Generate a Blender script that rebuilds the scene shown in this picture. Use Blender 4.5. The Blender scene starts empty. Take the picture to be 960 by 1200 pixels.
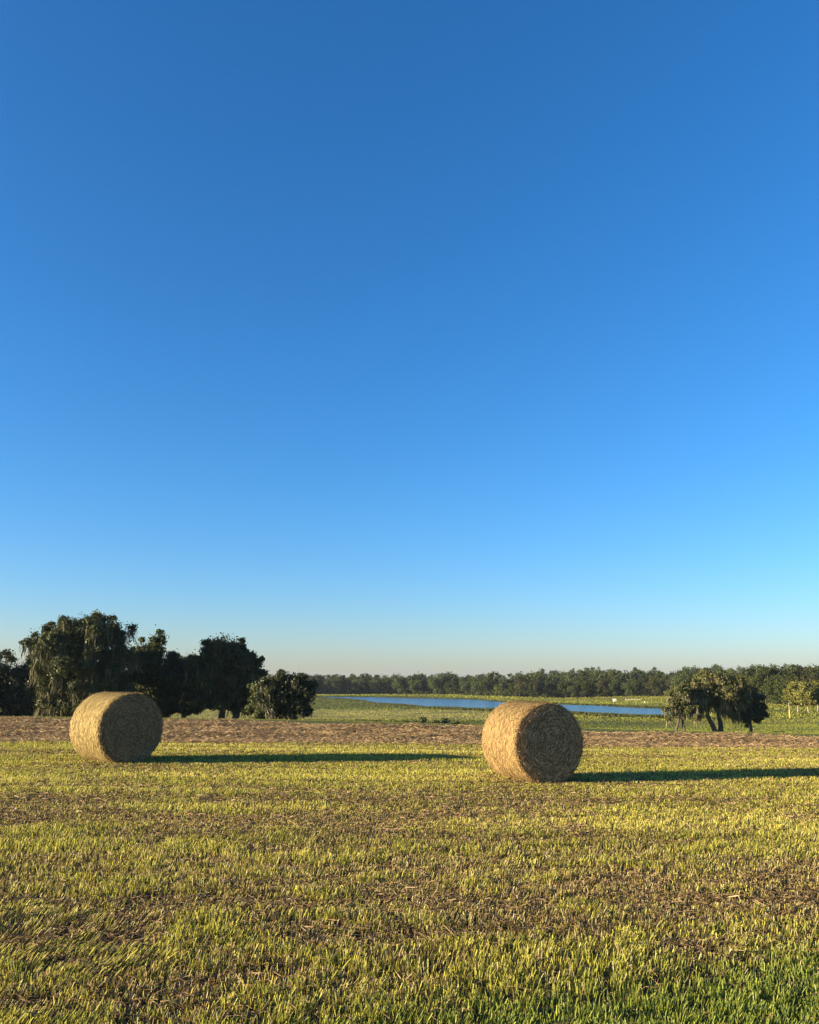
import bpy, math, random
import numpy as np
from mathutils import Vector

# ------------------------------------------------------------------ camera, sky, sun, exposure
sc = bpy.context.scene
F = 963.0                       # focal length in photo pixels (960 x 1200)
HORIZON = 797.0                 # photo row of the horizon
CAMZ = 1.75
PITCH = math.atan((HORIZON - 600.0) / F)
cd = bpy.data.cameras.new("camera"); cam = bpy.data.objects.new("camera", cd)
sc.collection.objects.link(cam)
cam.location = (0, 0, CAMZ)
cam.rotation_euler = (math.pi / 2 + PITCH, 0, 0)
cd.sensor_fit = 'VERTICAL'; cd.sensor_height = 24.0; cd.lens = 24.0 * F / 1200.0
cd.clip_start = 0.05; cd.clip_end = 30000
sc.camera = cam

SUN_EL = math.radians(11.0)
SUN_AZ = math.radians(180 + 17)             # direction TO the sun, math angle from +X: left and slightly behind the camera
w = bpy.data.worlds.new("World"); sc.world = w; w.use_nodes = True
nt = w.node_tree
bg = nt.nodes["Background"]
sky = nt.nodes.new("ShaderNodeTexSky"); sky.sky_type = 'NISHITA'; sky.sun_disc = False
sky.sun_elevation = SUN_EL
sky.sun_rotation = math.pi / 2 - SUN_AZ     # clockwise from +Y
sky.air_density = 1.2; sky.dust_density = 0.9; sky.ozone_density = 6.0; sky.altitude = 800
hs = nt.nodes.new("ShaderNodeHueSaturation"); hs.inputs['Saturation'].default_value = 1.10
nt.links.new(sky.outputs[0], hs.inputs['Color']); wb = nt.nodes.new("ShaderNodeVectorMath"); wb.operation = 'MULTIPLY'; wb.inputs[1].default_value = (1.20, 1.01, 1.0)   # white balance
nt.links.new(hs.outputs[0], wb.inputs[0]); nt.links.new(wb.outputs[0], bg.inputs[0])
bg.inputs[1].default_value = 0.083
sd = bpy.data.lights.new("sun", 'SUN'); sd.energy = 5.0; sd.angle = math.radians(0.53); sd.color = (1.0, 0.825, 0.53)
so = bpy.data.objects.new("sun", sd); sc.collection.objects.link(so)
to_sun = Vector((math.cos(SUN_AZ) * math.cos(SUN_EL), math.sin(SUN_AZ) * math.cos(SUN_EL), math.sin(SUN_EL)))
so.rotation_euler = to_sun.to_track_quat('Z', 'Y').to_euler()
so.location = (-30, -10, 20)
sc.view_settings.view_transform = 'Standard'; sc.view_settings.look = 'None'
sc.view_settings.exposure = 1.74; sc.view_settings.gamma = 1.0
sc.render.engine = 'CYCLES'
sc.cycles.max_bounces = 5; sc.cycles.diffuse_bounces = 2; sc.cycles.transparent_max_bounces = 4
sc.cycles.volume_bounces = 0
sc.cycles.use_denoising = True

rng = np.random.default_rng(7)

# ------------------------------------------------------------------ numeric helpers
def hash2(ix, iy, seed):
    h = (ix.astype(np.int64) * 374761393 + iy.astype(np.int64) * 668265263 + seed * 1274126177) & 0xFFFFFFFF
    h = ((h ^ (h >> 13)) * 1274126177) & 0xFFFFFFFF
    return ((h ^ (h >> 16)) & 0xFFFF) / 65535.0
def vnoise(x, y, seed=0):
    x = np.asarray(x, float); y = np.asarray(y, float)
    ix = np.floor(x); iy = np.floor(y); fx = x - ix; fy = y - iy
    fx = fx * fx * (3 - 2 * fx); fy = fy * fy * (3 - 2 * fy)
    a = hash2(ix, iy, seed); b = hash2(ix + 1, iy, seed); c = hash2(ix, iy + 1, seed); d = hash2(ix + 1, iy + 1, seed)
    return a + (b - a) * fx + (c - a) * fy + (a - b - c + d) * fx * fy
def fbm(x, y, seed=0, n=3):
    s = 0; t = 0; a = 1.0
    for i in range(n):
        s = s + a * vnoise(x * 2 ** i + 17.3 * i, y * 2 ** i + 9.1 * i, seed + i); t += a; a *= 0.5
    return s / t
def sstep(x, a, b):
    t = np.clip((np.asarray(x, float) - a) / (b - a), 0, 1); return t * t * (3 - 2 * t)
def field_z(x, y):
    return -0.20 * np.tanh(x * 0.09)
def far_dip(x, y):
    return -0.011 * np.clip(x, 0, 22) * sstep(y, 19, 29)
def crest_y(x):
    return 29.5 - 0.10 * np.clip(x, -30, 30)
def tz(x, y):
    """height of the land"""
    x = np.asarray(x, float); y = np.asarray(y, float)
    z = field_z(x, y) + far_dip(x, y)
    s = np.maximum(y - crest_y(x), 0)
    k = np.clip(0.0635 + 0.00012 * x, 0.054, 0.071)
    z1 = z - k * (np.sqrt(s * s + 144) - 12)
    d = z1 + 9.9
    z1 = -9.9 + 0.5 * (d + np.sqrt(d * d + 1.2)) - 0.02
    z = np.where(s > 0, z1, z)
    rise = sstep(y, 520, 1250) * 15 * sstep(x, -40, 420)
    near_bank = 1.3 * sstep(y, 250, 330) * sstep(x, 105, 150)
    return z + rise + near_bank
def ray(u, v):
    d = Vector(((u - 480) / F, 1.0, (600 - v) / F))
    c, s_ = math.cos(PITCH), math.sin(PITCH)
    return Vector((d.x, d.y * c - d.z * s_, d.y * s_ + d.z * c))
def at(u, v, Y):
    r = ray(u, v); t = Y / r.y
    return Vector((r.x * t, Y, CAMZ + r.z * t))
def hit(u, v, start=3.0):
    r = ray(u, v); Y = start
    while Y < 3000:
        p = at(u, v, Y)
        if p.z <= float(tz(p.x, p.y)): return p
        Y *= 1.002
    return p
def onlake(u, v, z=-9.9):
    r = ray(u, v); t = (z - CAMZ) / r.z
    return Vector((r.x * t, r.y * t, z))

# ------------------------------------------------------------------ scene helpers
COL = sc.collection
def mesh_np(name, verts, quads, cols=None, mats=(), mat_idx=None, smooth=False):
    me = bpy.data.meshes.new(name)
    verts = np.asarray(verts, np.float32); quads = np.asarray(quads, np.int32)
    n = quads.shape[1]
    me.vertices.add(len(verts)); me.vertices.foreach_set("co", verts.ravel())
    me.loops.add(quads.size); me.loops.foreach_set("vertex_index", quads.ravel())
    me.polygons.add(len(quads)); me.polygons.foreach_set("loop_start", np.arange(0, quads.size, n, dtype=np.int32))
    try: me.polygons.foreach_set("loop_total", np.full(len(quads), n, np.int32))
    except Exception: pass
    if mat_idx is not None: me.polygons.foreach_set("material_index", np.asarray(mat_idx, np.int32))
    me.polygons.foreach_set("use_smooth", np.full(len(quads), smooth))
    me.update(calc_edges=True)
    if cols is not None:
        a = me.color_attributes.new("Col", 'FLOAT_COLOR', 'POINT')
        c = np.ones((len(verts), 4), np.float32); c[:, :3] = cols
        a.data.foreach_set("color", c.ravel())
    for m in mats: me.materials.append(m)
    return me
def link(name, me, parent=None, loc=None):
    o = bpy.data.objects.new(name, me); COL.objects.link(o)
    if parent is not None: o.parent = parent
    if loc is not None: o.location = loc
    return o
def tag(o, label=None, cat=None, group=None, kind=None):
    if label: o["label"] = label
    if cat: o["category"] = cat
    if group: o["group"] = group
    if kind: o["kind"] = kind
    return o
def empty(name, loc, rz=0):
    o = bpy.data.objects.new(name, None); COL.objects.link(o); o.location = loc; o.rotation_euler = (0, 0, rz)
    o.empty_display_size = 0.3
    return o
class Acc:
    def __init__(s): s.v = []; s.q = []; s.c = []; s.m = []; s.n = 0
    def add(s, v, q, c, m=0):
        v = np.asarray(v, float).reshape(-1, 3); q = np.asarray(q).reshape(-1, 4)
        s.v.append(v); s.q.append(q + s.n); s.n += len(v)
        c = np.asarray(c, float)
        s.c.append(np.broadcast_to(c, (len(v), 3)) if c.ndim == 1 else c)
        s.m.append(np.full(len(q), m))
    def mesh(s, name, mats, smooth=False):
        return mesh_np(name, np.concatenate(s.v), np.concatenate(s.q), np.concatenate(s.c), mats, np.concatenate(s.m), smooth)

# ------------------------------------------------------------------ materials
def new_mat(name):
    m = bpy.data.materials.new(name); m.use_nodes = True
    m.node_tree.nodes.clear()
    return m, m.node_tree.nodes, m.node_tree.links
def foliage_mat(name, trans=0.25, gloss=0.04, rough=0.45, noise=0.0, nscale=3.0):
    m, N, L = new_mat(name)
    out = N.new("ShaderNodeOutputMaterial"); at_ = N.new("ShaderNodeAttribute"); at_.attribute_name = "Col"
    col = at_.outputs['Color']
    if noise:
        tc = N.new("ShaderNodeTexCoord"); nz = N.new("ShaderNodeTexNoise"); nz.inputs['Scale'].default_value = nscale
        nz.inputs['Detail'].default_value = 5
        L.new(tc.outputs['Object'], nz.inputs['Vector'])
        mr = N.new("ShaderNodeMapRange"); mr.inputs[1].default_value = .3; mr.inputs[2].default_value = .7
        mr.inputs[3].default_value = 1 - noise; mr.inputs[4].default_value = 1 + noise
        L.new(nz.outputs[0], mr.inputs[0])
        vm = N.new("ShaderNodeVectorMath"); vm.operation = 'SCALE'
        L.new(col, vm.inputs[0]); L.new(mr.outputs[0], vm.inputs['Scale']); col = vm.outputs[0]
    d = N.new("ShaderNodeBsdfDiffuse"); t = N.new("ShaderNodeBsdfTranslucent"); g = N.new("ShaderNodeBsdfGlossy")
    g.inputs['Roughness'].default_value = rough
    L.new(col, d.inputs[0]); L.new(col, t.inputs[0])
    m1 = N.new("ShaderNodeMixShader"); m1.inputs[0].default_value = trans
    L.new(d.outputs[0], m1.inputs[1]); L.new(t.outputs[0], m1.inputs[2])
    m2 = N.new("ShaderNodeMixShader"); m2.inputs[0].default_value = gloss
    L.new(m1.outputs[0], m2.inputs[1]); L.new(g.outputs[0], m2.inputs[2])
    L.new(m2.outputs[0], out.inputs[0])
    return m
def simple_mat(name, col, rough=0.8, noise=0.15, scale=5.0, metal=0, bump=0.0):
    m, N, L = new_mat(name)
    out = N.new("ShaderNodeOutputMaterial"); p = N.new("ShaderNodeBsdfPrincipled")
    tc = N.new("ShaderNodeTexCoord"); nz = N.new("ShaderNodeTexNoise"); nz.inputs['Scale'].default_value = scale; nz.inputs['Detail'].default_value = 6
    L.new(tc.outputs['Object'], nz.inputs['Vector'])
    r = N.new("ShaderNodeValToRGB")
    r.color_ramp.elements[0].position = .3; r.color_ramp.elements[1].position = .7
    r.color_ramp.elements[0].color = (*[c * (1 - noise) for c in col], 1); r.color_ramp.elements[1].color = (*[min(1, c * (1 + noise)) for c in col], 1)
    L.new(nz.outputs[0], r.inputs[0]); L.new(r.outputs[0], p.inputs['Base Color'])
    p.inputs['Roughness'].default_value = rough; p.inputs['Metallic'].default_value = metal
    if bump:
        b = N.new("ShaderNodeBump"); b.inputs['Strength'].default_value = bump
        L.new(nz.outputs[0], b.inputs['Height']); L.new(b.outputs[0], p.inputs['Normal'])
    L.new(p.outputs[0], out.inputs[0])
    return m
M_grass = foliage_mat("stubble_blade", 0.38, 0.012)
M_straw = foliage_mat("straw", 0.15, 0.012)
M_leaf = foliage_mat("oak_leaf", 0.12, 0.02)
M_moss = foliage_mat("hanging_moss", 0.15, 0.0)
M_far = foliage_mat("far_leaf", 0.10, 0.0)
M_meadow = foliage_mat("meadow_grass", 0.25, 0.0)
M_bark = simple_mat("bark", (0.075, 0.055, 0.042), 0.9, 0.4, 4, bump=0.5)
M_palebark = simple_mat("pale_bark", (.22, .18, .13), 0.9, 0.3, 3)

# ground material: own colours of soil, thatch and pasture by place
def ground_mat():
    m, N, L = new_mat("field_soil")
    out = N.new("ShaderNodeOutputMaterial"); p = N.new("ShaderNodeBsdfPrincipled"); p.inputs['Roughness'].default_value = 0.95
    p.inputs['Specular IOR Level'].default_value = 0.1
    geo = N.new("ShaderNodeNewGeometry"); at_ = N.new("ShaderNodeAttribute"); at_.attribute_name = "Col"
    n1 = N.new("ShaderNodeTexNoise"); n1.inputs['Scale'].default_value = 9; n1.inputs['Detail'].default_value = 8; n1.inputs['Roughness'].default_value = .7
    L.new(geo.outputs['Position'], n1.inputs['Vector'])
    n2 = N.new("ShaderNodeTexNoise"); n2.inputs['Scale'].default_value = 0.12; n2.inputs['Detail'].default_value = 6
    L.new(geo.outputs['Position'], n2.inputs['Vector'])
    r = N.new("ShaderNodeMapRange"); r.inputs[1].default_value = .3; r.inputs[2].default_value = .7; r.inputs[3].default_value = .45; r.inputs[4].default_value = 1.5
    L.new(n1.outputs[0], r.inputs[0])
    r2 = N.new("ShaderNodeMapRange"); r2.inputs[1].default_value = .3; r2.inputs[2].default_value = .7; r2.inputs[3].default_value = .75; r2.inputs[4].default_value = 1.25
    L.new(n2.outputs[0], r2.inputs[0])
    mm = N.new("ShaderNodeMath"); mm.operation = 'MULTIPLY'; L.new(r.outputs[0], mm.inputs[0]); L.new(r2.outputs[0], mm.inputs[1])
    vm = N.new("ShaderNodeVectorMath"); vm.operation = 'SCALE'
    L.new(at_.outputs['Color'], vm.inputs[0]); L.new(mm.outputs[0], vm.inputs['Scale'])
    L.new(vm.outputs[0], p.inputs['Base Color'])
    b = N.new("ShaderNodeBump"); b.inputs['Strength'].default_value = .6; b.inputs['Distance'].default_value = .05
    L.new(n1.outputs[0], b.inputs['Height']); L.new(b.outputs[0], p.inputs['Normal'])
    L.new(p.outputs[0], out.inputs[0])
    return m
M_ground = ground_mat()

# ------------------------------------------------------------------ where the hay strip begins and ends
def hay_near(x): return 23.3 + 0.13 * x + 0.5 * (fbm(x * .35, x * 0 + 3, 5) - .5)
def hay_far(x): return crest_y(x) + 1.8

# pasture colours by place (shared by the ground sheet and the grass standing on it)
def meadow_col(x, y):
    n = fbm(x * .02, y * .05, 31); n2 = fbm(x * .15, y * .3, 37)
    green = np.array([0.105, 0.105, 0.022]); tan = np.array([0.22, 0.185, 0.055]); dark = np.array([0.042, 0.052, 0.017]); lush = np.array([0.135, 0.145, 0.022])
    t = sstep(n, .35, .7)[..., None]
    c = green * (1 - t) + lush * t
    # a mown, drier stretch in the middle distance, left of centre
    dry = (sstep(y, 250, 262) * (1 - sstep(y, 330, 342)) * (1 - sstep(x, 20, 60)))[..., None]
    c = c * (1 - dry) + (tan * .8 + lush * .3) * dry
    wet = (sstep(y, 205, 215) * (1 - sstep(y, 245, 252)) * (1 - sstep(x, 60, 90)) * .6)[..., None]
    c = c * (1 - wet) + dark * wet
    shore = (sstep(y, 340, 352) * (1 - sstep(x, 0, 60)) * .75)[..., None] * (1 - sstep(y, 620, 640))[..., None]
    c = c * (1 - shore) + dark * shore
    strip = (sstep(n2, .55, .75) * .6)[..., None]
    return c * (1 - strip) + (dark * .8 + tan * .2) * strip

# ------------------------------------------------------------------ ground sheet
rings = np.concatenate([[0.02], np.geomspace(0.6, 3500, 280)]); NA = 260
ang = np.linspace(0, 2 * np.pi, NA, endpoint=False)
RR, AA = np.meshgrid(rings, ang, indexing='ij')
GX = RR * np.cos(AA); GY = RR * np.sin(AA)
GZ = tz(GX, GY)
gc = meadow_col(GX, GY)
fm = (1 - sstep(GY, 24, 36))[..., None]
gc = gc * (1 - fm) + np.array([0.066, 0.040, 0.017]) * fm
idx = np.arange(len(rings) * NA).reshape(len(rings), NA)
q = np.stack([idx[:-1], idx[1:], np.roll(idx, -1, 1)[1:], np.roll(idx, -1, 1)[:-1]], -1).reshape(-1, 4)
gm = mesh_np("ground", np.stack([GX, GY, GZ], -1).reshape(-1, 3), q, gc.reshape(-1, 3), [M_ground], smooth=True)
tag(link("ground", gm), kind="structure")

# ------------------------------------------------------------------ lake
def water_mat():
    m, N, L = new_mat("lake_water")
    out = N.new("ShaderNodeOutputMaterial"); p = N.new("ShaderNodeBsdfPrincipled")
    p.inputs['Base Color'].default_value = (0.02, 0.05, 0.09, 1); p.inputs['Roughness'].default_value = 0.2; p.inputs['IOR'].default_value = 1.33
    geo = N.new("ShaderNodeNewGeometry"); mp = N.new("ShaderNodeMapping"); mp.inputs['Scale'].default_value = (.5, 1.0, 1)
    L.new(geo.outputs['Position'], mp.inputs[0])
    n = N.new("ShaderNodeTexNoise"); n.inputs['Scale'].default_value = 1.3; n.inputs['Detail'].default_value = 6
    L.new(mp.outputs[0], n.inputs['Vector'])
    b = N.new("ShaderNodeBump"); b.inputs['Strength'].default_value = 1.0; b.inputs['Distance'].default_value = .04
    L.new(n.outputs[0], b.inputs['Height']); L.new(b.outputs[0], p.inputs['Normal'])
    L.new(p.outputs[0], out.inputs[0])
    return m
M_water = water_mat()
def sheet(name, pts, z, mat):
    # fan from a centre line: pts are near-shore then far-shore, equal counts
    near, far = pts
    v = []; qd = []
    for a, b in zip(near, far):
        v += [(a.x, a.y, z), ((a.x + b.x) / 2, (a.y + b.y) / 2, z), (b.x, b.y, z)]
    for i in range(len(near) - 1):
        for j in range(2):
            k = i * 3 + j; qd.append((k, k + 3, k + 4, k + 1))
    return mesh_np(name, v, qd, None, [mat])
def shore(pts, n=60):
    us = np.array([p[0] for p in pts]); vs = np.array([p[1] for p in pts])
    t = np.linspace(us[0], us[-1], n)
    return t, np.interp(t, us, vs)
tn, vn = shore([(365, 817.2), (395, 818.3), (425, 820.5), (440, 823.5), (475, 826), (510, 829.5), (570, 831.5), (640, 833.5), (700, 837), (775, 839.5), (820, 840)])
tf, vf = shore([(365, 816.3), (395, 816.6), (440, 817), (500, 818.6), (560, 820), (600, 823.5), (640, 825.5), (690, 826.5), (740, 829), (790, 831), (820, 833.5)])
jn = (fbm(tn * .06, tn * 0, 3) - .5) * 1.0; jf = (fbm(tf * .07, tf * 0 + 5, 4) - .5) * .6
LZ = -9.62
near = [onlake(a, b + c, LZ) for a, b, c in zip(tn, vn, jn)]
far = [onlake(a, b + c, LZ) for a, b, c in zip(tf, vf, jf)]
tag(link("lake_water", sheet("lake_water", (near, far), LZ, M_water)), kind="structure")

# ------------------------------------------------------------------ blades
def blades(P, lean, h, wd, az, col, mid=.5, tipw=.55, curve=.35):
    """P (n,3) roots; lean (n,2) tip offset; h heights; wd widths; az facing; col (n,3)"""
    n = len(P)
    wv = np.stack([np.cos(az), np.sin(az), np.zeros(n)], -1) * (wd / 2)[:, None]
    L3 = np.concatenate([lean, np.zeros((n, 1))], 1)
    up = np.zeros((n, 3)); up[:, 2] = 1
    m = P + up * (h * mid)[:, None] + L3 * curve
    t = P + up * h[:, None] + L3
    V = np.stack([P - wv, P + wv, m - wv, m + wv, t - wv * tipw, t + wv * tipw], 1).reshape(-1, 3)
    b = np.arange(n)[:, None] * 6
    Q = np.concatenate([b + [0, 1, 3, 2], b + [2, 3, 5, 4]], 0)
    return V, Q, np.repeat(col, 6, 0)
def wedge(n, y0, y1, margin, power=0.0, half=0.52):
    """random points in front of the camera, density falling as 1/y"""
    y = y0 + (y1 - y0) * rng.random(n)
    x = (rng.random(n) * 2 - 1) * (half * y + margin)
    return x, y
def mixc(a, b, t):
    t = np.asarray(t)[:, None]; return np.asarray(a) * (1 - t) + np.asarray(b) * t

def greenness(x, y):
    """patchiness of the regrowth: long bands across the view, broken up"""
    b = fbm(x * .22 + 3, y * 1.0 - x * .12, 11, 3)
    s = fbm(x * 1.5, y * 3.2, 13, 2)
    s2 = fbm(x * 4.5, y * 7, 15, 2)
    g = .15 + .8 * sstep(b * .45 + s * .33 + s2 * .22, .36, .62)
    g = np.maximum(g, sstep(y, 10.5, 15) * (.55 + .45 * g))
    lush = 1 - sstep((y - 4.0) - .45 * (x - .4), 0.6, 1.4)
    return np.clip(np.maximum(g, lush), 0, 1), lush

# standing stubble
NST = 1300000
x, y = wedge(NST, 2.9, 28.5, 1.6)
keep = y < hay_near(x) + .3
x, y = x[keep], y[keep]
# gather into tufts and drilled rows
rowpos = y + .10 * x
row = np.round(rowpos / .17) * .17
pull = .55 * (1 - sstep(y, 9, 16))
y = y + (row - rowpos) * pull + rng.normal(0, .016, len(x))
g, lush = greenness(x, y)
dens = .94 + .06 * g
tuft = .6 * vnoise(x * 14, y * 14, 21) + .4 * vnoise(x * 5, y * 5, 22)
keep = rng.random(len(x)) < dens * (.28 + .85 * sstep(tuft, .34, .6))
x, y, g, lush = x[keep], y[keep], g[keep], lush[keep]
n = len(x)
dist = np.hypot(x, y)
r1, r2, r3 = rng.random(n), rng.random(n), rng.random(n)
h = (.028 + .056 * r1 ** 1.2) * (.66 + .5 * g) * (1 - .22 * sstep(y, 8, 13)) * (1 - .2 * lush)
wd = (.0033 + .0040 * r2) * np.clip(dist / 6.0, .8, 4) ** .38
az = rng.random(n) * np.pi
flat = sstep(fbm(x * .9, y * 1.6, 61), .45, .65) * (1 - g * .5) * (.15 + .45 * (1 - sstep(x, -1.6, -.4)) * (1 - sstep(y, 6, 8)))
ln = fbm(x * 1.3, y * 1.3, 51) - .5
lean = np.stack([h * (.10 + 1.0 * flat + rng.normal(0, .22, n) + .15 * ln), h * (rng.normal(0, .20, n) + .2 * flat)], -1)
h = h * (1 - .35 * flat) * (.62 + .75 * (.6 * vnoise(x * .18 + 5, y * 2.3 - x * .2, 41) + .4 * vnoise(x * .7, y * 5, 42)))
gcol = mixc([.20, .215, .030], [.52, .47, .085], r2); gcol = mixc(gcol, [.14, .20, .035], lush * (.45 + .55 * r3))
bcol = mixc([.36, .26, .11], [.12, .072, .030], r3)
bcol = mixc(bcol, [.52, .44, .26], (rng.random(n) < .14).astype(float)); isg = (rng.random(n) < (.13 + .14 * sstep(y, 8.5, 12) + .66 * g + .2 * lush)).astype(float)
col = mixc(bcol, gcol, isg) * (.75 + .5 * rng.random(n))[:, None]
band = vnoise(x * .10 + 9, y * 1.7 - x * .16, 44) * .6 + vnoise(x * .45, y * 4.2, 45) * .4      # fainter and drier rows left by the mower
bs = sstep(y, 6.5, 10.5)
col = col * (1 + bs * .9 * (band - .48))[:, None]
col = mixc(col, [.60, .50, .13], bs * sstep(band, .52, .72) * .5)
P = np.stack([x, y, tz(x, y) - .004], -1)
V, Q, Cc = blades(P, lean, h, wd, az, col, tipw=.7)
tag(link("stubble_grass", mesh_np("stubble_grass", V, Q, Cc, [M_grass])), "mown yellow-green hay stubble standing over the whole near field", "grass", kind="stuff")

# loose cut stems lying on the soil
def litter(x, y, z0, lo=.05, hi=.17, colA=(.30, .20, .105), colB=(.115, .068, .040), wscale=1.0, tilt=.28):
    n = len(x); dist = np.hypot(x, y)
    L_ = lo + (hi - lo) * rng.random(n); a = rng.normal(0.15, .7, n) + np.pi * (rng.random(n) < .5)
    d = np.stack([np.cos(a), np.sin(a), rng.normal(0, tilt, n)], -1) * L_[:, None]
    wd = (.0035 + .003 * rng.random(n)) * np.clip(dist / 6.0, .8, 4) ** .85 * wscale
    pa = rng.random(n) * np.pi
    side = np.stack([-np.sin(a) * np.cos(pa), np.cos(a) * np.cos(pa), np.sin(pa)], -1) * (wd / 2)[:, None]
    c = np.stack([x, y, z0], -1)
    bend = rng.normal(0, .12, (n, 3)) * L_[:, None]
    A, B, C_ = c - d / 2, c + bend, c + d / 2
    V = np.stack([A - side, A + side, B - side, B + side, C_ - side * .6, C_ + side * .6], 1).reshape(-1, 3)
    b = np.arange(n)[:, None] * 6
    Q = np.concatenate([b + [0, 1, 3, 2], b + [2, 3, 5, 4]], 0)
    col = mixc(colA, colB, rng.random(n)) * (.7 + .6 * rng.random(n))[:, None]
    return V, Q, np.repeat(col, 6, 0)
x, y = wedge(360000, 2.9, 28.5, 1.6)
g, lush = greenness(x, y)
keep = (y < hay_near(x) + .3) & (rng.random(len(x)) < (1 - .7 * g) * (1 - .6 * lush) * .8)
x, y = x[keep], y[keep]
for bx_, by_ in ((2.3, 15.9), (-5.9, 17.6)):      # stems shed round the bales
    k_ = 5000; x = np.append(x, bx_ + rng.normal(0, .75, k_)); y = np.append(y, by_ + rng.normal(-.1, .7, k_))
z0 = tz(x, y) + .004 + .03 * rng.random(len(x)) ** 1.5
V, Q, Cc = litter(x, y, z0)
tag(link("straw_litter", mesh_np("straw_litter", V, Q, Cc, [M_straw])), "loose brown cut stems lying between the stubble of the near field", "straw", kind="stuff")

# ------------------------------------------------------------------ raked hay along the crest
def hay_h(x, y):
    e = sstep(y - hay_near(x), 0, .7) * (1 - sstep(y - hay_far(x), -.6, 0))
    rowp = y - .13 * x + .35 * (fbm(x * .25, y * .1, 71) - .5) * 3
    rows = (.5 + .5 * np.cos(rowp * 2 * np.pi / 2.3)) ** 1.6
    n = fbm(x * .9, y * 1.6, 73, 3); n2 = fbm(x * 4, y * 5, 77, 3)
    return e * (.02 + rows * (.03 + .15 * n) + .05 * n2 * (.4 + rows))
xs = np.linspace(-34, 34, 700); ys = np.arange(19, 36, .07)
HX, HY = np.meshgrid(xs, ys, indexing='ij')
HZ = tz(HX, HY) + hay_h(HX, HY) - .012
inside = (HY > hay_near(HX) - .02) & (HY < hay_far(HX) + .02)
HZ = np.where(inside, HZ, tz(HX, HY) - .08)
ii = np.arange(HX.size).reshape(HX.shape)
fq = inside[:-1, :-1] | inside[1:, 1:]
q = np.stack([ii[:-1, :-1], ii[1:, :-1], ii[1:, 1:], ii[:-1, 1:]], -1)[fq]
hc = mixc([.17, .11, .058], [.26, .175, .095], fbm(HX * 3, HY * 3, 79).ravel())
acc = Acc(); acc.add(np.stack([HX, HY, HZ], -1).reshape(-1, 3), q, hc)
n = 900000
x = (rng.random(n) * 2 - 1) * 30; y = 19 + 17 * rng.random(n)
keep = (y > hay_near(x)) & (y < hay_far(x)) & (np.abs(x) < .58 * y + 3)
x, y = x[keep], y[keep]
V, Q, Cc = litter(x, y, tz(x, y) + hay_h(x, y) + .0 + .035 * rng.random(len(x)), .09, .26, (.50, .355, .185), (.17, .108, .056), .50, .32)
acc.add(V, Q, Cc)
tag(link("raked_hay", acc.mesh("raked_hay", [M_straw], True)), "reddish brown cut hay raked into low rows along the crest behind the bales", "hay", kind="stuff")

# ------------------------------------------------------------------ pasture grass beyond the crest
acc = Acc()
def pasture(n, y0, y1, hh, ww, half=.58):
    u = rng.random(n); y = y0 + (y1 - y0) * u; x = (rng.random(n) * 2 - 1) * (half * y + 8)
    lake = np.zeros(len(x), bool)
    zt = tz(x, y)
    # keep off the water
    nx = np.array([p.x for p in near]); ny = np.array([p.y for p in near]); fy = np.array([p.y for p in far]); fx = np.array([p.x for p in far])
    ratio_n = nx / ny; ratio_f = fx / fy; rt = x / y
    yn = np.interp(rt, ratio_n, ny, left=1e9, right=1e9); yf = np.interp(rt, ratio_f, fy, left=-1, right=-1)
    lake = (y > yn) & (y < yf)
    patch = fbm(x * .06, y * .16, 91, 3)
    keep = (~lake) & (rng.random(n) < .35 + patch)
    x, y, zt, patch = x[keep], y[keep], zt[keep], patch[keep]; m = len(x)
    r = rng.random(m)
    mown = sstep(y, 250, 262) * (1 - sstep(y, 330, 342)) * (1 - sstep(x, 20, 60))
    h = hh * (.5 + .8 * r) * (.55 + .9 * patch) * (1 - .6 * mown) * (.25 + .75 * sstep(y, 40, 70))
    c = meadow_col(x, y) * (1.45 + .45 * rng.random(m) )[:, None]
    V, Q, C2 = blades(np.stack([x, y, zt - .03], -1), rng.normal(0, .25, (m, 2)) * h[:, None], h, ww * (.5 + rng.random(m)), rng.random(m) * np.pi, c, tipw=.4)
    acc.add(V, Q, C2)
pasture(220000, 35, 120, .13, .03)
pasture(200000, 110, 260, .17, .10)
pasture(120000, 240, 560, .34, .28)
pasture(40000, 540, 820, .5, .8)
# rough reedy fringe on the shores
def fringe(line, off, cnt, hh):
    px = np.array([p.x for p in line]); py = np.array([p.y for p in line]); t = rng.random(cnt) * (len(line) - 1)
    x = np.interp(t, np.arange(len(line)), px); y = np.interp(t, np.arange(len(line)), py) + off + rng.normal(0, 3.0, cnt)
    h = hh * (.4 + .8 * rng.random(cnt)) * (.4 + 1.2 * fbm(x * .05, y * .05, 3))
    c = mixc([.045, .06, .02], [.10, .10, .04], rng.random(cnt))
    V, Q, C2 = blades(np.stack([x, y, np.minimum(tz(x, y), LZ) - .05], -1), rng.normal(0, .1, (cnt, 2)), h, np.full(cnt, .22), rng.random(cnt) * np.pi, c)
    acc.add(V, Q, C2)
fringe(near, -5, 26000, .8); fringe(far, 9, 20000, .9)
tag(link("pasture_grass", acc.mesh("pasture_grass", [M_meadow])), "rough green pasture grass falling away from the crest to the lake shores", "grass", kind="stuff")

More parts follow.
